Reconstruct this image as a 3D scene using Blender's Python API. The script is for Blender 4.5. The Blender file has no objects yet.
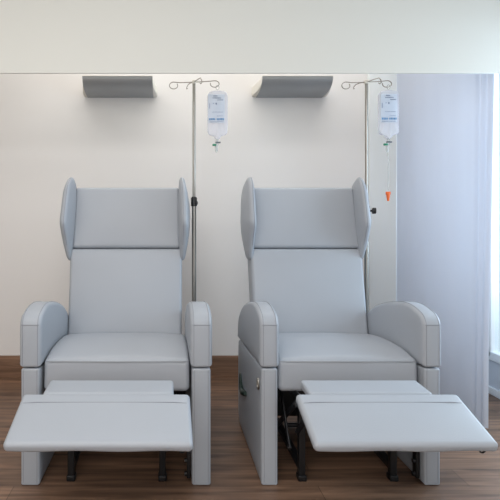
import bpy, bmesh, math, random
from mathutils import Vector, Matrix
random.seed(4)
sc = bpy.context.scene
COL = sc.collection

# ------------------------------------------------------------------ camera
F = 474.0; VX, VY = 166.0, 217.0; CAM_H = 1.107
cam_d = bpy.data.cameras.new('camera'); cam = bpy.data.objects.new('camera', cam_d); COL.objects.link(cam)
cam.location = (0, 0, CAM_H); cam.rotation_euler = (math.pi/2, 0, 0)
cam_d.sensor_width = 36.0; cam_d.sensor_fit = 'HORIZONTAL'; cam_d.lens = 36.0*F/500.0
cam_d.shift_x = (250.0-VX)/500.0; cam_d.shift_y = -(250.0-VY)/500.0
cam_d.clip_start = 0.05
sc.camera = cam

# ------------------------------------------------------------------ world, lights, exposure
w = bpy.data.worlds.new('daylight'); sc.world = w; w.use_nodes = True
bg = w.node_tree.nodes['Background']; bg.inputs[0].default_value = (0.80, 0.92, 1.0, 1); bg.inputs[1].default_value = 0.9

def area(name, loc, rot, sx, sy, power, color):
    d = bpy.data.lights.new(name, 'AREA'); d.shape = 'RECTANGLE'; d.size = sx; d.size_y = sy
    d.energy = power; d.color = color
    o = bpy.data.objects.new(name, d); COL.objects.link(o); o.location = loc; o.rotation_euler = rot
    return o
# daylight arriving through the window on the right
area('window_daylight', (2.35, 2.25, 1.35), (0, math.radians(90), 0), 1.3, 1.3, 41, (0.72, 0.87, 1.0))
# unseen overhead fill lights, added in front of the chairs
area('overhead_fill', (-0.7, 0.9, 2.66), (0, 0, 0), 1.8, 0.8, 15, (1.0, 0.98, 0.96))
area('overhead_fill', (-0.5, -0.8, 2.66), (0, 0, 0), 2.0, 1.2, 55, (1.0, 0.98, 0.96))

# frontal fill light added behind the camera, no window there
area('frontal_fill', (-0.2, -2.15, 1.55), (math.radians(90), 0, 0), 2.8, 1.7, 27, (1.0, 0.98, 0.95))
# unseen fill added behind the bulkhead to brighten the back wall
area('rear_wall_fill', (0.3, 2.85, 2.66), (0, 0, 0), 3.0, 0.6, 18.5, (1.0, 0.95, 0.90))

vs = sc.view_settings
vs.view_transform = 'Standard'; vs.look = 'None'; vs.gamma = 1.0; vs.use_curve_mapping = False
vs.exposure = 0.0

# ------------------------------------------------------------------ materials
def srgb(r, g, b):
    f = lambda c: (c/255/12.92) if c/255 <= 0.04045 else ((c/255+0.055)/1.055)**2.4
    return (f(r), f(g), f(b), 1)

def mat(name, col, rough=0.5, metal=0.0, bump=0.0, bscale=200.0, var=0.0, vscale=3.0, **kw):
    m = bpy.data.materials.new(name); m.use_nodes = True
    nt = m.node_tree; p = nt.nodes['Principled BSDF']
    p.inputs['Base Color'].default_value = col; p.inputs['Roughness'].default_value = rough
    p.inputs['Metallic'].default_value = metal
    for k, v in kw.items(): p.inputs[k].default_value = v
    tc = nt.nodes.new('ShaderNodeTexCoord')
    if var:
        n = nt.nodes.new('ShaderNodeTexNoise'); n.inputs['Scale'].default_value = vscale; n.inputs['Detail'].default_value = 4
        nt.links.new(tc.outputs['Object'], n.inputs['Vector'])
        mx = nt.nodes.new('ShaderNodeMixRGB'); mx.blend_type = 'MIX'
        mx.inputs[1].default_value = tuple(c*(1-var) for c in col[:3])+(1,)
        mx.inputs[2].default_value = tuple(min(1, c*(1+var)) for c in col[:3])+(1,)
        nt.links.new(n.outputs[0], mx.inputs[0]); nt.links.new(mx.outputs[0], p.inputs['Base Color'])
    if bump:
        n2 = nt.nodes.new('ShaderNodeTexNoise'); n2.inputs['Scale'].default_value = bscale; n2.inputs['Detail'].default_value = 3
        nt.links.new(tc.outputs['Object'], n2.inputs['Vector'])
        b = nt.nodes.new('ShaderNodeBump'); b.inputs['Strength'].default_value = bump; b.inputs['Distance'].default_value = 0.002
        nt.links.new(n2.outputs[0], b.inputs['Height']); nt.links.new(b.outputs[0], p.inputs['Normal'])
    return m

M = {}
M['leather'] = mat('grey_leatherette', srgb(162, 168, 176), 0.46, bump=0.12, bscale=260, var=0.03, vscale=5)
M['stitch'] = mat('grey_stitching', srgb(138, 142, 150), 0.6, bump=0.1)
M['wall'] = mat('cream_plaster', srgb(231, 230, 229), 0.9, bump=0.10, bscale=60, var=0.012, vscale=1.5)
M['taupe'] = mat('taupe_plaster', srgb(196, 186, 176), 0.9, bump=0.1, bscale=60, var=0.02)
M['header'] = mat('pale_painted_board', srgb(224, 225, 219), 0.9, var=0.006, vscale=1.0)
M['pilaster'] = mat('white_painted_column', srgb(228, 234, 236), 0.7, var=0.01)
M['white'] = mat('white_window_paint', srgb(228, 231, 233), 0.4, var=0.01)
M['sillwall'] = mat('grey_window_parapet', srgb(196, 203, 212), 0.8, var=0.02)
M['black'] = mat('black_steel', srgb(26, 26, 28), 0.45, 0.3, var=0.1, vscale=20)
M['plastic'] = mat('black_plastic', srgb(22, 23, 26), 0.4, var=0.1, vscale=30)
M['green'] = mat('dark_green_plastic', srgb(28, 48, 42), 0.4, var=0.1, vscale=30)
M['chrome'] = mat('brushed_steel', srgb(158, 157, 152), 0.3, 1.0, var=0.04, vscale=40)
M['wire'] = mat('steel_wire', srgb(150, 146, 138), 0.35, 0.9, var=0.04, vscale=40)
M['lamp'] = mat('grey_metallic_paint', srgb(160, 163, 166), 0.42, 0.3, var=0.02, vscale=8)
M['lampcap'] = mat('white_lamp_cap', srgb(226, 224, 216), 0.5, var=0.01)
M['orange'] = mat('orange_plastic', srgb(236, 112, 52), 0.4, var=0.04, vscale=40)
M['teal'] = mat('green_clip_plastic', srgb(20, 128, 96), 0.4, var=0.05, vscale=40)
M['dgrey'] = mat('grey_cap_plastic', srgb(98, 108, 116), 0.4, var=0.05, vscale=40)
M['ink'] = mat('blue_print', srgb(74, 128, 176), 0.6, var=0.1, vscale=60)
M['ink2'] = mat('slate_print', srgb(104, 116, 140), 0.6, var=0.1, vscale=60)

def clear_plastic(name, col, alpha, trans=0.0):
    m = mat(name, col, 0.25, var=0.02, vscale=30)
    p = m.node_tree.nodes['Principled BSDF']; p.inputs['Alpha'].default_value = alpha
    return m
M['bag'] = clear_plastic('clear_bag_plastic', srgb(222, 226, 238), 0.42)
M['label'] = clear_plastic('bag_label_film', srgb(214, 226, 242), 0.5)
M['tube'] = clear_plastic('clear_tubing', srgb(205, 214, 214), 0.4)

def glass():
    m = bpy.data.materials.new('window_glass'); m.use_nodes = True; nt = m.node_tree; nt.nodes.clear()
    o = nt.nodes.new('ShaderNodeOutputMaterial'); t = nt.nodes.new('ShaderNodeBsdfTransparent'); g = nt.nodes.new('ShaderNodeBsdfGlossy')
    t.inputs[0].default_value = (0.95, 0.98, 1, 1); g.inputs['Roughness'].default_value = 0.02
    mx = nt.nodes.new('ShaderNodeMixShader'); mx.inputs[0].default_value = 0.06
    nt.links.new(t.outputs[0], mx.inputs[1]); nt.links.new(g.outputs[0], mx.inputs[2]); nt.links.new(mx.outputs[0], o.inputs[0])
    return m
M['glass'] = glass()

def curtain_mat():
    m = bpy.data.materials.new('white_curtain_fabric'); m.use_nodes = True; nt = m.node_tree; nt.nodes.clear()
    o = nt.nodes.new('ShaderNodeOutputMaterial')
    d = nt.nodes.new('ShaderNodeBsdfDiffuse'); t = nt.nodes.new('ShaderNodeBsdfTranslucent')
    tc = nt.nodes.new('ShaderNodeTexCoord'); n = nt.nodes.new('ShaderNodeTexNoise'); n.inputs['Scale'].default_value = 400
    nt.links.new(tc.outputs['Object'], n.inputs['Vector'])
    r = nt.nodes.new('ShaderNodeValToRGB'); r.color_ramp.elements[0].color = srgb(218, 222, 232); r.color_ramp.elements[1].color = srgb(228, 231, 238)
    nt.links.new(n.outputs[0], r.inputs[0]); nt.links.new(r.outputs[0], d.inputs[0])
    t.inputs[0].default_value = srgb(210, 213, 220)
    mx = nt.nodes.new('ShaderNodeMixShader'); mx.inputs[0].default_value = 0.45
    nt.links.new(d.outputs[0], mx.inputs[1]); nt.links.new(t.outputs[0], mx.inputs[2]); nt.links.new(mx.outputs[0], o.inputs[0])
    return m
M['curtain'] = curtain_mat()

def wood(name, plank=True):
    m = bpy.data.materials.new(name); m.use_nodes = True; nt = m.node_tree; p = nt.nodes['Principled BSDF']; L = nt.links.new
    tc = nt.nodes.new('ShaderNodeTexCoord')
    mp = nt.nodes.new('ShaderNodeMapping'); mp.inputs['Scale'].default_value = (1.6, 22, 22); L(tc.outputs['Object'], mp.inputs[0])
    n = nt.nodes.new('ShaderNodeTexNoise'); n.inputs['Scale'].default_value = 1.5; n.inputs['Detail'].default_value = 6; n.inputs['Distortion'].default_value = 0.6
    L(mp.outputs[0], n.inputs['Vector'])
    r = nt.nodes.new('ShaderNodeValToRGB')
    r.color_ramp.elements[0].position = 0.3; r.color_ramp.elements[0].color = srgb(88, 66, 52)
    r.color_ramp.elements[1].position = 0.72; r.color_ramp.elements[1].color = srgb(152, 119, 96)
    L(n.outputs[0], r.inputs[0])
    last = r.outputs[0]
    if plank:
        bt = nt.nodes.new('ShaderNodeTexBrick'); bt.inputs['Scale'].default_value = 1.0
        bt.inputs['Brick Width'].default_value = 1.25; bt.inputs['Row Height'].default_value = 0.13
        bt.inputs['Mortar Size'].default_value = 0.0015; bt.inputs['Mortar Smooth'].default_value = 0.2
        bt.inputs['Color1'].default_value = (0.72, 0.72, 0.72, 1); bt.inputs['Color2'].default_value = (1, 1, 1, 1); bt.inputs['Mortar'].default_value = (0.35, 0.35, 0.35, 1)
        L(tc.outputs['Object'], bt.inputs['Vector'])
        mx = nt.nodes.new('ShaderNodeMixRGB'); mx.blend_type = 'MULTIPLY'; mx.inputs[0].default_value = 1
        L(last, mx.inputs[1]); L(bt.outputs[0], mx.inputs[2]); last = mx.outputs[0]
    L(last, p.inputs['Base Color']); p.inputs['Roughness'].default_value = 0.42
    b = nt.nodes.new('ShaderNodeBump'); b.inputs['Strength'].default_value = 0.08; L(n.outputs[0], b.inputs['Height']); L(b.outputs[0], p.inputs['Normal'])
    return m
M['floor'] = wood('dark_wood_planks'); M['base_wood'] = wood('dark_wood_baseboard', False)

# ------------------------------------------------------------------ mesh helpers
class MB:
    """collects vertices and faces of one mesh"""
    def __init__(s): s.v = []; s.f = []
    def add(s, v, f):
        o = len(s.v); s.v += [tuple(p) for p in v]; s.f += [tuple(i+o for i in q) for q in f]; return s
    def build(s, name, m, parent=None, smooth=True, ang=40):
        me = bpy.data.meshes.new(name); me.from_pydata(s.v, [], s.f); me.update()
        bm = bmesh.new(); bm.from_mesh(me); bmesh.ops.recalc_face_normals(bm, faces=bm.faces); bm.to_mesh(me); bm.free()
        me.materials.append(m)
        if smooth:
            me.shade_smooth(); me.set_sharp_from_angle(angle=math.radians(ang))
        o = bpy.data.objects.new(name, me); COL.objects.link(o)
        if parent: o.parent = parent
        return o

def rbox(mb, c, half, r=0.003, n=1, k=3, deform=None, rot=None):
    """rounded box centred at c with edge radius r; n interior cuts; optional deform(x,y,z) in local units"""
    hs = list(half); r = min(r, min(hs)*0.98)
    ax = []
    for h in hs:
        e = [math.tan(math.radians(45*i/k)) for i in range(k+1)]      # 0..1
        lo = [-h + r*(1-t) for t in reversed(e)]                     # -h .. -h+r
        mid = [-(h-r) + 2*(h-r)*(i+1)/(n+1) for i in range(n)]
        ax.append(lo + mid + [-x for x in reversed(lo)])
    idx = {}; V = []; Fc = []
    def vid(i, j, l):
        key = (i, j, l)
        if key not in idx:
            p = Vector((ax[0][i], ax[1][j], ax[2][l]))
            q = Vector([max(-(hs[a]-r), min(hs[a]-r, p[a])) for a in range(3)])
            d = p-q
            if d.length > 1e-9: p = q + d.normalized()*r
            if deform: p = Vector(deform(*p))
            if rot: p = rot @ p
            idx[key] = len(V); V.append(p+Vector(c))
        return idx[key]
    N = [len(a)-1 for a in ax]
    for a, b, cc in ((0, 1, 2), (1, 2, 0), (0, 2, 1)):
        for side in (0, N[cc]):
            for i in range(N[a]):
                for j in range(N[b]):
                    q = []
                    for (u, v) in ((i, j), (i+1, j), (i+1, j+1), (i, j+1)):
                        t = [0, 0, 0]; t[a] = u; t[b] = v; t[cc] = side; q.append(vid(*t))
                    Fc.append(q)
    return mb.add(V, Fc)

def round_poly(pts, rad, seg=6):
    out = []; n = len(pts)
    for i in range(n):
        p0, p, p1 = Vector(pts[i-1]), Vector(pts[i]), Vector(pts[(i+1) % n]); r = rad[i] if isinstance(rad, (list, tuple)) else rad
        a = (p0-p); b = (p1-p); d = min(r, a.length*0.48, b.length*0.48)
        s = p + a.normalized()*d; e = p + b.normalized()*d
        for k in range(seg+1):
            t = k/seg; out.append((1-t)**2*s + 2*t*(1-t)*p + t*t*e)
    return out

def puffed_prism(mb, prof, xc, t, r, bulge=0.0, ring=3, place=None):
    """closed profile of (y,z) points swept along x by thickness t, with rounded rims and cushion-like cheeks"""
    n = len(prof); P = [Vector(p) for p in prof]
    area2 = sum(P[i-1].x*P[i].y - P[i].x*P[i-1].y for i in range(n))
    if area2 < 0: P.reverse()
    nor = []
    for i in range(n):
        d = (P[(i+1) % n]-P[i-1]); d = Vector((d.y, -d.x)); nor.append(d.normalized())
    A = 0.0; cen = Vector((0, 0))
    for i in range(n):
        c = P[i-1].x*P[i].y - P[i].x*P[i-1].y; A += c; cen += (P[i-1]+P[i])*c
    cen /= 3*A
    def inset(o): return [P[i]-nor[i]*o for i in range(n)]
    layers = []
    h = t/2
    for k in range(ring+1):
        a = math.pi/2*k/ring
        layers.append((inset(r*(1-math.cos(a))), h-r+r*math.sin(a)))
    base = layers[-1][0]
    for s in (0.85, 0.65, 0.4, 0.15):
        layers.append(([cen+(q-cen)*s for q in base], h+bulge*(1-s*s)))
    full = [(ps, -x) for ps, x in reversed(layers)] + layers
    V = []; Fc = []
    for ps, x in full:
        for q in ps:
            p = Vector((xc+x, q.x, q.y)); V.append(place(p) if place else p)
    for l in range(len(full)-1):
        for i in range(n):
            j = (i+1) % n; Fc.append((l*n+i, l*n+j, (l+1)*n+j, (l+1)*n+i))
    L = (len(full)-1)*n
    for o, x in ((0, -h-bulge), (L, h+bulge)):
        p = Vector((xc+x, cen.x, cen.y)); V.append(place(p) if place else p)
        Fc += [(o+i, o+(i+1) % n, len(V)-1) for i in range(n)]
    return mb.add(V, Fc)

def tube(mb, path, rad, n=8, closed=False):
    P = [Vector(p) for p in path]; m = len(P); V = []; Fc = []
    t0 = (P[1]-P[0]).normalized(); up = Vector((0, 0, 1)) if abs(t0.z) < 0.9 else Vector((1, 0, 0))
    u = t0.cross(up).normalized()
    for i in range(m):
        if closed: t = (P[(i+1) % m]-P[i-1]).normalized()
        else: t = (P[min(i+1, m-1)]-P[max(i-1, 0)]).normalized()
        u = (u - t*u.dot(t)).normalized(); v = t.cross(u)
        r = rad[i] if isinstance(rad, (list, tuple)) else rad
        for k in range(n):
            a = 2*math.pi*k/n; V.append(P[i]+(u*math.cos(a)+v*math.sin(a))*r)
    for i in range(m if closed else m-1):
        for k in range(n):
            k2 = (k+1) % n; i2 = (i+1) % m
            Fc.append((i*n+k, i*n+k2, i2*n+k2, i2*n+k))
    if not closed:
        Fc.append(tuple(range(n))); Fc.append(tuple((m-1)*n+k for k in range(n)))
    return mb.add(V, Fc)

def empty(name, loc, label, cat, group=None):
    o = bpy.data.objects.new(name, None); COL.objects.link(o); o.location = loc; o.empty_display_size = 0.1
    o['label'] = label; o['category'] = cat
    if group: o['group'] = group
    return o
def struct(o, cat=None):
    o['kind'] = 'structure'; return o
def sbox(name, m, lo, hi, parent=None, r=0.0):
    mb = MB(); c = [(a+b)/2 for a, b in zip(lo, hi)]; h = [(b-a)/2 for a, b in zip(lo, hi)]
    if r: rbox(mb, c, h, r, 0, 2)
    else:
        V = [(x, y, z) for x in (lo[0], hi[0]) for y in (lo[1], hi[1]) for z in (lo[2], hi[2])]
        mb.add(V, [(0, 1, 3, 2), (4, 6, 7, 5), (0, 4, 5, 1), (2, 3, 7, 6), (0, 2, 6, 4), (1, 5, 7, 3)])
    o = mb.build(name, m, parent, smooth=bool(r))
    if parent is None: struct(o)
    return o

# ------------------------------------------------------------------ the room
XL, XR, YB, YF, ZC = -1.6, 2.04, 3.28, -2.2, 2.70
sbox('floor', M['floor'], (XL-0.1, YF-0.1, -0.1), (XR+0.25, YB+0.1, 0))
sbox('ceiling', M['wall'], (XL-0.1, YF-0.1, ZC), (XR+0.25, YB+0.1, ZC+0.1))
sbox('wall_back', M['wall'], (XL-0.1, YB, 0), (XR+0.25, YB+0.1, ZC))
sbox('wall_left', M['taupe'], (XL-0.1, YF, 0), (XL, YB, ZC))
sbox('wall_front', M['wall'], (XL-0.1, YF-0.1, 0), (XR+0.25, YF, ZC))
# right wall with a wide low-silled window opening  (Y 0.1 .. 2.99, Z .235 .. 2.35)
WY0, WY1, WZ0, WZ1 = 0.1, 2.985, 0.235, 2.06
mb = MB()
def wbox(lo, hi):
    V = [(x, y, z) for x in (lo[0], hi[0]) for y in (lo[1], hi[1]) for z in (lo[2], hi[2])]
    mb.add(V, [(0, 1, 3, 2), (4, 6, 7, 5), (0, 4, 5, 1), (2, 3, 7, 6), (0, 2, 6, 4), (1, 5, 7, 3)])
wbox((XR, YF, 0), (XR+0.03, YB, WZ0)); wbox((XR, YF, WZ1), (XR+0.03, YB, ZC))
wbox((XR, YF, WZ0), (XR+0.03, WY0, WZ1)); wbox((XR, WY1, WZ0), (XR+0.03, YB, WZ1))
struct(mb.build('wall_right', M['sillwall'], smooth=False))
fr = MB(); 
for lo, hi in (((XR-0.02, WY0-0.03, WZ0-0.02), (XR+0.035, WY1+0.02, WZ0+0.035)), ((XR-0.02, WY0-0.03, WZ1-0.05), (XR+0.035, WY1+0.02, WZ1+0.02)),
               ((XR-0.02, WY1-0.035, WZ0), (XR+0.035, WY1+0.02, WZ1)), ((XR-0.02, WY0-0.03, WZ0), (XR+0.035, WY0+0.04, WZ1)), ((XR-0.015, 1.50, WZ0), (XR+0.033, 1.56, WZ1))):
    c = [(a+b)/2 for a, b in zip(lo, hi)]; h = [(b-a)/2 for a, b in zip(lo, hi)]; rbox(fr, c, h, 0.006, 0, 2)
win = struct(fr.build('window_1', M['white']))
sbox('pane', M['glass'], (XR+0.006, WY0, WZ0), (XR+0.010, WY1, WZ1), win)
# baseboards
sbox('baseboard_back', M['base_wood'], (XL, YB-0.016, 0), (1.40, YB, 0.150), r=0.003)
sbox('baseboard_right', M['white'], (XR-0.016, YF, 0), (XR, YB, 0.045), r=0.003)
# pale column strip at the corner of the back wall
sbox('trim_1', M['pilaster'], (1.392, YB-0.035, 0), (1.66, YB, ZC), r=0.004)
# bulkhead board that hangs down from the ceiling in front of the chairs' back wall
sbox('trim_2', M['header'], (XL, 2.388, 1.107+144*2.388/F), (XR, 2.40, ZC))

# ------------------------------------------------------------------ recliners
def make_recliner(cx, W, at, hw_foot, foot_dx, hw_flap, flap_dx, flare, bx, label):
    """cx centre, W overall width, at arm thickness"""
    Y0 = 1.95
    root = empty('recliner_chair', (cx, Y0, 0), label, 'armchair', 'medical recliners')
    L, S = M['leather'], M['stitch']
    inner = W/2-at
    arm_prof = round_poly([(0.0, 0.487), (0.0, 0.695), (0.13, 0.732), (0.30, 0.708), (0.48, 0.655), (0.615, 0.56), (0.630, 0.450)],
                          [0.012, 0.050, 0.11, 0.10, 0.10, 0.06, 0.015], 6)
    side_prof = round_poly([(0.004, 0.0), (0.004, 0.482), (0.625, 0.445), (0.640, 0.38), (0.640, 0.06), (0.60, 0.0)], [0.006, 0.010, 0.02, 0.04, 0.03, 0.03], 5)
    for s in (-1, 1):
        xc = s*(W/2-at/2)
        mb = MB(); puffed_prism(mb, arm_prof, xc, at+0.008, 0.018, 0.006, 4); arm = mb.build('armrest', L, root)
        # stitched seams: one along each rim and one across the front roll
        top = [p for p in arm_prof]
        for e in (-1, 1):
            xe = xc+e*(at/2-0.010)
            path = [(xe, p.x+0.0004, p.y-0.0002) for p in top if not (p.y < 0.50 or p.x > 0.60)]
            mb = MB(); tube(mb, [(xe, 0.0004, 0.495)]+path, 0.0014, 6); mb.build('seam', S, arm)
        mb = MB(); tube(mb, [(xc-at/2+0.004, 0.002, 0.662), (xc-at/2+0.012, 0.0004, 0.662), (xc+at/2-0.012, 0.0004, 0.662), (xc+at/2-0.004, 0.002, 0.662)], 0.0014, 6)
        mb.build('seam', S, arm)
        mb = MB(); puffed_prism(mb, side_prof, xc, at-0.004, 0.010, 0.002); sp = mb.build('side_panel', L, root)
        for e in (-1, 1):
            mb = MB(); tube(mb, [(xc+e*(at/2-0.013), 0.0044, 0.012), (xc+e*(at/2-0.013), 0.0044, 0.475)], 0.0014, 6); mb.build('seam', S, sp)
    # seat cushion: domed top, softly rounded front
    sw, sd, sh = inner-0.006, 0.265, 0.070
    def seat_def(x, y, z):
        u, v = x/sw, y/sd
        if z > 0: z += 0.012*(1-u*u)*(1-v*v*0.6) + 0.026*(1-v*v) - 0.010*max(0, -v-0.55)*abs(u)**2*2
        y -= 0.006*(1-u*u)*(1 if y < 0 else 0)
        return (x, y, z)
    R = Matrix.Rotation(math.radians(-3), 3, 'X')
    mb = MB(); rbox(mb, (0, 0.030+sd, 0.432), (sw, sd, sh), 0.022, 9, 4, seat_def, R); seat = mb.build('seat_cushion', L, root, ang=60)
    mb = MB(); tube(mb, [(-sw+0.010, 0.042, 0.501), (-sw+0.03, 0.0305, 0.504), (0, 0.0245, 0.5055), (sw-0.03, 0.0305, 0.504), (sw-0.010, 0.042, 0.501)], 0.0030, 6); mb.build('seam', L, seat)
    mb = MB(); rbox(mb, (0, 0.11, 0.395), (sw-0.01, 0.06, 0.018), 0.006, 0, 2); mb.build('front_rail', L, root)
    # backrest and headrest, leaning back
    def slab(name, zb, zt, yb, yt, hw0, hw1, th, bul, rr=0.018, n=8):
        ln = math.hypot(zt-zb, yt-yb); a = math.atan2(yt-yb, zt-zb); hh = ln/2
        def df(x, y, z):
            u, v = x/max(hw0, hw1), z/hh
            k = hw0+(hw1-hw0)*(v+1)/2
            if y < 0: y -= bul*(1-u*u)*(1-v*v)
            return (x*k/max(hw0, hw1), y, z)
        Rm = Matrix.Rotation(-a, 3, 'X')
        c = Vector((bx, (yb+yt)/2, (zb+zt)/2)) + Rm @ Vector((0, th/2, 0))
        mb = MB(); rbox(mb, c, (max(hw0, hw1), th/2, hh), rr, n, 4, df, Rm)
        return mb.build(name, L, root, ang=60)
    bk = slab('backrest', 0.44, 0.938, 0.495, 0.605, 0.296, 0.302, 0.12, 0.012)
    hd = slab('headrest', 0.942, 1.275, 0.606, 0.695, 0.292, 0.290, 0.11, 0.016)
    slab('back_shell', 0.38, 1.25, 0.595, 0.800, 0.27, 0.275, 0.03, 0.0, 0.012, 2)
    wing_prof = round_poly([(0.665, 0.868), (0.600, 0.872), (0.545, 0.985), (0.492, 1.075), (0.556, 1.270), (0.625, 1.335), (0.745, 1.285), (0.71, 1.02)],
                           [0.03, 0.025, 0.03, 0.03, 0.035, 0.05, 0.06, 0.05], 5)
    for s in (-1, 1):
        def place(p, s=s, fl=flare[(s+1)//2]):        # wings open a few degrees towards the front and bulge a little
            q = p.copy(); d = max(0.0, 0.66-q.y)
            o = (q.x-s*0.286)*s                      # distance from the inner face
            tz = (q.z-1.10)/0.225; tz = 1-(0.50*max(0, tz)**2 + 0.45*max(0, -tz)**2)   # slimmer towards the tips
            q.x = bx + s*(0.286 + fl*d + o*(1-2.2*d)*tz); return q
        mb = MB(); puffed_prism(mb, wing_prof, s*0.314, 0.056, 0.024, 0.007, 5, place); wg = mb.build('wing', L, root, ang=60)
        pth = [p for p in wing_prof if p.x < 0.62 and p.y > 0.95 and p.x - 0.496 < 0.13]
        for e in (-1,):
            path = []
            for p in pth:
                q = place(Vector((s*0.312 - s*0.006, p.x+0.0003, p.y))); path.append(q)
            mb = MB(); tube(mb, path, 0.0014, 6); mb.build('seam', S, wg)
    # black board added low at the rear to block light under the seat
    mb = MB(); rbox(mb, (0, 0.600, 0.235), (inner+0.002, 0.012, 0.195), 0.004, 0, 2); mb.build('rear_light_blocker', M['black'], root)
    # footrest: wide padded board, narrower flap between it and the seat
    fr_y0, fr_y1 = -0.478, -0.255; fz0, fz1 = 0.400, 0.4785; th = 0.036
    a = math.atan2(fz1-fz0, fr_y1-fr_y0); ln = math.hypot(fz1-fz0, fr_y1-fr_y0)
    Rf = Matrix.Rotation(a, 3, 'X')
    cen = Vector((foot_dx, (fr_y0+fr_y1)/2, (fz0+fz1)/2)) + Rf @ Vector((0, 0, -th/2))
    def fdef(x, y, z):
        u, v = x/hw_foot, y/(ln/2)
        if z > 0: z += 0.006*(1-u**4)*(1-v*v)
        if y < 0 and z < 0: z -= 0.002*math.sin(x*23)
        return (x, y, z)
    mb = MB(); rbox(mb, cen, (hw_foot, ln/2, th/2), 0.015, 22, 4, fdef, Rf); ft = mb.build('footrest', L, root, ang=60)
    pz = Vector((foot_dx, (fr_y0+fr_y1)/2, (fz0+fz1)/2))
    mb = MB(); tube(mb, [pz + Rf @ Vector((x, ln*0.275, 0.0040 if abs(x) < 0.27 else 0.0002)) for x in (-hw_foot+0.014, -0.24, -0.1, 0.1, 0.24, hw_foot-0.014)], 0.0014, 6); mb.build('seam', S, ft)
    # small black bracket under the right front corner of the footrest
    mb = MB(); rbox(mb, pz + Rf @ Vector((hw_foot-0.045, -ln/2+0.03, -th-0.004)), (0.03, 0.012, 0.004), 0.002, 0, 2, rot=Rf)
    tube(mb, [pz + Rf @ Vector((hw_foot-0.034+0.008*math.cos(t*math.pi/5), -ln/2+0.022, -th-0.010+0.008*math.sin(t*math.pi/5))) for t in range(10)], 0.003, 6, True)
    mb.build('bracket', M['plastic'], ft)
    mb = MB(); rbox(mb, (flap_dx, -0.196, 0.4655), (hw_flap, 0.060, 0.016), 0.011, 5, 3, None, Matrix.Rotation(math.radians(4), 3, 'X')); mb.build('footrest_flap', L, root, ang=60)
    # black steel recline mechanism
    for s in (-1, 1):
        x = s*0.192
        mb = MB(); rbox(mb, (x, 0.05, 0.19), (0.014, 0.014, 0.19), 0.004, 0, 2)
        rbox(mb, (x, 0.05, 0.012), (0.018, 0.02, 0.012), 0.005, 0, 2); post = mb.build('mechanism_post', M['black'], root)
        mb = MB(); rbox(mb, (x, 0.28, 0.055), (0.014, 0.225, 0.014), 0.003, 0, 2); mb.build('mechanism_rail', M['black'], root)
        def bar(p, q, nm, wd=0.013, tk=0.004, xx=0.0):
            p = Vector((p[0]+xx, p[1], p[2])); q = Vector((q[0]+xx, q[1], q[2])); d = q-p
            Rm = Matrix.Rotation(math.atan2(d.z, d.y), 3, 'X'); mb = MB()
            rbox(mb, (p+q)/2, (tk, d.length/2+wd*0.6, wd), 0.003, 0, 2, None, Rm)
            for e in (p, q): tube(mb, [(e.x-0.009, e.y, e.z), (e.x+0.009, e.y, e.z)], 0.006, 8)
            return mb.build(nm, M['black'], root)
        bar((s*0.222, 0.10, 0.36), (s*0.222, -0.30, 0.415), 'mechanism_link')
        bar((s*0.236, 0.30, 0.12), (s*0.236, -0.02, 0.345), 'mechanism_link')
        bar((s*0.250, 0.02, 0.15), (s*0.250, 0.20, 0.37), 'mechanism_link')
        bar((s*0.208, 0.05, 0.20), (s*0.208, -0.22, 0.43), 'mechanism_link')
    xi = inner-0.010
    mb = MB(); rbox(mb, (xi, 0.045, 0.085), (0.008, 0.016, 0.070), 0.003, 0, 2)
    for zz in (0.03, 0.085, 0.14): tube(mb, [(xi-0.018, 0.040, zz), (xi+0.006, 0.040, zz)], 0.009, 10)
    mb.build('adjuster_bracket', M['black'], root)
    mb = MB(); tube(mb, [(-0.26, 0.16, 0.365), (0.26, 0.16, 0.365)], 0.012, 10); tube(mb, [(-0.19, 0.30, 0.12), (0.19, 0.30, 0.12)], 0.010, 10); mb.build('mechanism_crossbar', M['black'], root)
    # release lever in its pocket and a chrome socket, both on the outer left side
    xo = -W/2
    mb = MB(); puffed_prism(mb, round_poly([(0.335, 0.205), (0.335, 0.300), (0.545, 0.300), (0.545, 0.205)], 0.015, 4), xo+0.0045, 0.008, 0.002); pk = mb.build('lever_pocket', M['leather'], root)
    mb = MB(); tube(mb, [(xo-0.003, 0.520, 0.292), (xo-0.005, 0.500, 0.255), (xo-0.006, 0.465, 0.228), (xo-0.008, 0.420, 0.232), (xo-0.008, 0.365, 0.246), (xo-0.006, 0.350, 0.252)], [0.006, 0.009, 0.014, 0.016, 0.014, 0.009], 10)
    mb.build('release_lever', M['green'], root)
    mb = MB(); tube(mb, [(xo-0.002, 0.055+0.014*math.cos(t*math.pi/8), 0.402+0.021*math.sin(t*math.pi/8)) for t in range(16)], 0.0045, 8, True)
    tube(mb, [(xo-0.001, 0.055, 0.402), (xo-0.0025, 0.055, 0.402)], 0.008, 14); mb.build('socket', M['chrome'], root)
    return root

make_recliner(-0.207, 0.788, 0.082, 0.298, -0.006, 0.235, 0.0, (0.10, 0.05), -0.008, 'grey leatherette medical recliner farther from the white curtain, left of the two chairs')
make_recliner(0.763, 0.743, 0.072, 0.289, -0.011, 0.222, -0.029, (0.0, -0.09), -0.006, 'grey leatherette medical recliner beside the white curtain, right of the two chairs')

# ------------------------------------------------------------------ drip poles and bags
def wire_loop(c, rx, rz, a0, a1, n=14, tilt=0.0):
    return [(c[0]+rx*math.cos(a0+(a1-a0)*i/n), c[1]+tilt*math.sin(i/n*math.pi), c[2]+rz*math.sin(a0+(a1-a0)*i/n)) for i in range(n+1)]

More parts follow.
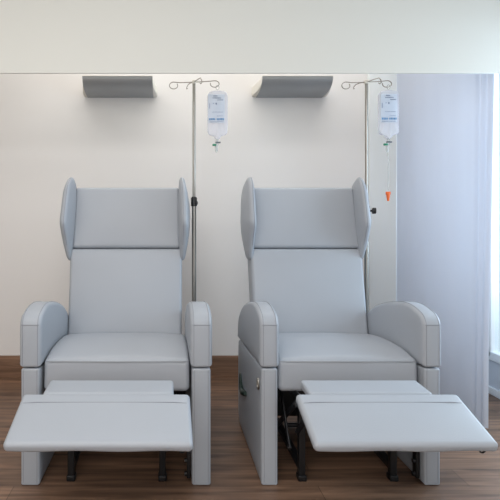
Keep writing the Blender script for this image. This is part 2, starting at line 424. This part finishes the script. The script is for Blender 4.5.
def make_pole(x, y, label, knob, collar_z):
    zt = 1.107+135*YP/F
    root = empty('drip_pole', (x, y, 0), label, 'drip stand', 'drip poles')
    mb = MB(); tube(mb, [(0, 0, 0.012), (0, 0, collar_z)], 0.0125, 14); mb.build('lower_tube', M['chrome'], root)
    mb = MB(); tube(mb, [(0, 0, collar_z), (0, 0, zt)], 0.0085, 14); mb.build('upper_tube', M['chrome'], root)
    mb = MB(); tube(mb, [(0, 0, 0), (0, 0, 0.006), (0, 0, 0.02), (0, 0, 0.024)], [0.022, 0.023, 0.020, 0.013], 16); mb.build('foot', M['plastic'], root)
    mb = MB(); tube(mb, [(0, 0, collar_z-0.030), (0, 0, collar_z-0.028), (0, 0, collar_z+0.016), (0, 0, collar_z+0.024)], [0.013, 0.0175, 0.0175, 0.011], 16); col = mb.build('collar', M['plastic'], root)
    k = Vector((knob[0], knob[1], 0)).normalized(); mb = MB()
    ks = [0.010, 0.028, 0.030, 0.048, 0.050]; kr = [0.006, 0.006, 0.017, 0.017, 0.012]
    tube(mb, [k*a+Vector((0, 0, collar_z-0.010)) for a in ks], kr, 12); mb.build('clamp_knob', M['plastic'], root)
    mb = MB(); rbox(mb, (0, 0, zt), (0.011, 0.011, 0.011), 0.004, 0, 2); mb.build('hub', M['lampcap'], root)
    # four wire hooks: two long sideways, two short front and back
    r = 0.0026
    u = YP/F
    def hook(pts): mb = MB(); tube(mb, [(x*u, y, zt-z*u) for x, y, z in pts], r, 6); mb.build('hook', M['wire'], root)
    arc = lambda cx, cz, rx, rz, a0, a1, n=14: [(cx+rx*math.cos(math.radians(a0+(a1-a0)*i/n)), 0.006*i/n, cz-rz*math.sin(math.radians(a0+(a1-a0)*i/n))) for i in range(n+1)]
    hook([(1.5, 0, 0), (9, 0, -0.3), (16, 0, -0.8)] + arc(20.8, 1.8, 4.4, 3.2, 110, -200))
    hook([(-1.5, 0, 0.2), (-9, 0, 0.6), (-15, 0, 0.6)] + arc(-20.4, 3.4, 4.2, 3.4, 70, 395))
    hook([(0.8, -0.01, 0), (3.5, -0.06, 0.2), (5.2, -0.09, 0.6), (6.2, -0.10, 3.0), (6.6, -0.10, 5.6), (5.6, -0.095, 6.6), (4.8, -0.09, 5.4)])
    hook([(-0.8, 0.01, 0), (-3.0, 0.05, -1.6), (-5.0, 0.08, -1.4), (-6.4, 0.09, 0.6), (-6.8, 0.09, 2.6), (-5.6, 0.085, 2.4)])
    return root

YP = 2.665
make_pole((194-VX)*YP/F, YP, 'thin steel drip pole with black collar standing between the two recliners', (0.2, 1, 0), 1.107+16*YP/F)
make_pole((366.5-VX)*YP/F, YP, 'thin steel drip pole with protruding black knob near the curtain', (1, -0.25, 0), 1.107+8*YP/F)

def make_bag(px, top, label, line):
    """drip bag hanging from the outer hook; origin at the top loop"""
    k = YP/F
    ox = (px-VX)*k; oz = 1.107+(VY-top)*k
    root = empty('drip_bag', (ox, YP, oz), label, 'drip bag', 'drip bags')
    P = lambda dx, dy: (dx*k, -dy*k)            # photo pixels at this depth -> metres
    prof = [(-10.2, 9), (-8.2, 5.2), (-3, 4.2), (3, 4.2), (8.4, 5.2), (10.2, 9), (10.2, 45), (8.8, 48.5), (3.2, 50), (2.2, 53), (-2.2, 53), (-3.2, 50), (-8.8, 48.5), (-10.2, 45)]
    pr = round_poly([P(*q) for q in prof], 0.012, 3)
    mb = MB(); n0 = len(mb.v)
    puffed_prism(mb, [(q.x, q.y) for q in pr], 0, 0.022, 0.008, 0.012)
    mb.v = [(v[1], v[0], v[2]) for v in mb.v]     # thickness along depth
    body = mb.build('bag', M['bag'], root)
    mb = MB(); tube(mb, [(0.009*math.cos(a), 0, -0.006+0.0125*math.sin(a)) for a in [math.radians(30*i) for i in range(12)]], 0.0016, 6, True); mb.build('hanger_loop', M['tube'], root)
    mb = MB(); yl = -0.0245
    rbox(mb, (-1.6*k, yl, -23*k), (8.2*k, 0.0012, 14.2*k), 0.001, 0, 1); lab = mb.build('label', M['label'], root)
    mb = MB(); x = -8.8                         # illegible blue heading near the foot of the label
    for wd in (1.5, 1.2, 1.5, 1.0, 0, 1.2, 1.4, 1.0, 1.5, 1.2):
        if wd: rbox(mb, ((x+wd/2)*k, yl-0.0016, -33.6*k), (wd*0.40*k, 0.0005, 1.0*k), 0.0002, 0, 1)
        x += (wd if wd else 1.0)+0.25
    mb.build('print', M['ink'], lab)
    for (a, b, yy, hh) in ((-4.5, -0.6, 10.6, 0.55), (-5.4, 3.0, 12.6, 0.4), (-0.6, 5.2, 14.6, 0.4), (-2.4, -1.0, 18.2, 0.9), (-5.0, -4.2, 18.0, 0.5), (-8.6, -7.9, 20.5, 2.6), (-5.6, 5.0, 26.6, 0.2), (-1, 5.0, 30.4, 0.22), (-8.5, 5.0, 36.2, 0.25)):
        x = a; mb = MB()
        while x < b-0.1:
            wd = min(random.uniform(0.7, 1.5), b-x); rbox(mb, ((x+wd/2)*k, yl-0.0016, -yy*k), (wd*0.44*k, 0.0005, hh*k), 0.0002, 0, 1); x += wd+0.2
        mb.build('print', M['ink2'], lab)
    mb = MB(); rbox(mb, (0.5*k, 0, -56.0*k), (2.6*k, 0.009, 0.75*k), 0.003, 0, 2); mb.build('port_cap', M['dgrey'], root)
    mb = MB(); rbox(mb, (-3.2*k, -0.004, -58.6*k), (1.9*k, 0.007, 1.0*k), 0.003, 0, 2); mb.build('clip', M['teal'], root)
    mb = MB(); tube(mb, [(-0.3*k, 0, -52.5*k), (-0.3*k, 0, -56*k), (-0.3*k, 0, -58*k), (-1.2*k, 0, -60*k), (-1.2*k, 0, -64*k), (-1.2*k, 0, -66*k)], [0.007, 0.007, 0.008, 0.009, 0.009, 0.004], 10); mb.build('drip_chamber', M['tube'], root)
    if line:
        mb = MB(); tube(mb, [(-1.2*k, 0, -65*k), (-0.6*k, 0, -70*k), (0.6*k, 0, -74*k), (0.2*k, 0.004, -80*k), (0, 0.004, -95*k), (0, 0.004, -105*k)], 0.0016, 6); mb.build('tubing', M['tube'], root)
        mb = MB(); rbox(mb, (0, 0.004, -107.2*k), (2.2*k, 0.008, 1.6*k), 0.004, 0, 2)
        tube(mb, [(0, 0.004, -107*k), (0, 0.004, -111*k), (0, 0.004, -115*k)], [2.0*k, 1.6*k, 1.0*k], 10); mb.build('roller_clamp', M['orange'], root)
    return root
make_bag(217.5, 86.5, 'clear drip bag with blue-printed label hanging left of the right recliner', False)
make_bag(388.5, 86.0, 'clear drip bag with thin tubing and an orange clamp, hanging before the curtain edge', True)

# ------------------------------------------------------------------ wall lamps
def make_lamp(x0, x1, label):
    cx = (x0+x1)/2; hw = (x1-x0)/2; zt = 2.014; zb = 1.932
    root = empty('wall_lamp', (cx, YB, zb), label, 'wall lamp', 'wall lamps')
    # curved shell: quarter-ellipse section, open at the top
    def sec(o):
        pts = []
        for i in range(17):
            t = math.pi/2*i/16
            pts.append((-(0.225-o)*math.cos(t)**0.75 if i < 16 else 0.0, (zt-zb)-((zt-zb)-o)*math.sin(t)**0.9))
        return pts
    mb = MB(); o = sec(0.0); inn = sec(0.006); n = len(o); V = []; Fc = []
    for x in (-hw, hw):
        V += [(x, p[0], p[1]) for p in o] + [(x, p[0], p[1]) for p in inn]
    m2 = 2*n
    for i in range(n-1):
        Fc.append((i, i+1, m2+i+1, m2+i)); Fc.append((n+i, m2+n+i, m2+n+i+1, n+i+1))
        Fc.append((i, n+i, n+i+1, i+1)); Fc.append((m2+i, m2+i+1, m2+n+i+1, m2+n+i))
    Fc.append((0, m2, m2+n, n)); Fc.append((n-1, 2*n-1, m2+2*n-1, m2+n-1))
    mb.add(V, Fc).build('shell', M['lamp'], root)
    for s in (-1, 1):
        mb = MB(); pts = [(p[0]*0.97, p[1]*0.96+0.004) for p in o] + [(0.0, zt-zb)]
        q = len(pts); cy = sum(p[0] for p in pts)/q; cz = sum(p[1] for p in pts)/q; V = []
        for k, (dx, sc_) in enumerate(((-0.001, 1.0), (0.012, 0.97), (0.022, 0.88), (0.028, 0.72))):
            V += [(s*(hw+dx*(1+p[0]/0.225)), cy+(p[0]-cy)*sc_ if p[0] < -1e-6 else p[0], cz+(p[1]-cz)*sc_) for p in pts]
        Fc = [tuple(range(q)), tuple(range(3*q, 4*q))] + [(k*q+i, k*q+(i+1) % q, (k+1)*q+(i+1) % q, (k+1)*q+i) for i in range(q) for k in range(3)]
        mb.add(V, Fc).build('end_cap', M['lampcap'], root, ang=25)
    mb = MB(); rbox(mb, (0, -0.224, zt-zb+0.003), (hw, 0.004, 0.003), 0.002, 0, 2); mb.build('rim', M['lampcap'], root)
    mb = MB(); tube(mb, [(-hw+0.03, -0.10, 0.05), (hw-0.03, -0.10, 0.05)], 0.012, 12); mb.build('lamp_tube', M['lampcap'], root)
    return root
make_lamp(-0.540, -0.087, 'grey curved wall lamp above the left recliner')
make_lamp(0.622, 1.078, 'grey curved wall lamp above the right recliner')

# ------------------------------------------------------------------ curtain
def make_curtain():
    ny, nz = 110, 24; y0, y1 = 3.242, 2.455; z0, z1 = 0.012, 2.62
    front, back = [], []
    for i in range(ny+1):
        t = i/ny; y = y0+(y1-y0)*t; x = 1.578+0.090*t
        amp = 0.0012+0.010*max(0, (t-0.88)/0.12)
        x += amp*math.sin(t*2*math.pi*(6 if t < 0.86 else 6)) + 0.010*math.sin(max(0, t-0.86)/0.14*math.pi*4)*(t > 0.86)
        front.append((x, y))
    V = []; Fc = []
    for th in (0, 0.002):
        for j in range(nz+1):
            z = z0+(z1-z0)*j/nz
            for (x, y) in front: V.append((x+th+0.002*math.sin(z*2.1+y*5)+0.030*max(0.0, min(1.0, (z-0.4)/1.4))*((y0-y)/(y0-y1))**2, y, z))
    n = ny+1; off = n*(nz+1)
    for j in range(nz):
        for i in range(ny):
            a = j*n+i; Fc.append((a, a+1, a+n+1, a+n)); Fc.append((off+a, off+a+n, off+a+n+1, off+a+1))
        Fc.append((j*n, (j+1)*n, off+(j+1)*n, off+j*n)); e = j*n+ny; Fc.append((e, off+e, off+e+n, e+n))
    for i in range(ny):
        Fc.append((i, off+i, off+i+1, i+1)); e = nz*n+i; Fc.append((e, e+1, off+e+1, off+e))
    root = empty('curtain', (1.62, 2.84, 0), 'plain white curtain hanging floor length before the window on the right', 'curtain')
    mb = MB(); mb.add([(x-1.62, y-2.84, z) for x, y, z in V], Fc); mb.build('drape', M['curtain'], root, ang=80)
    mb = MB(); rbox(mb, (0.0, 0, 2.660), (0.075, 0.40, 0.040), 0.004, 0, 2); mb.build('track', M['white'], root)
    return root
make_curtain()
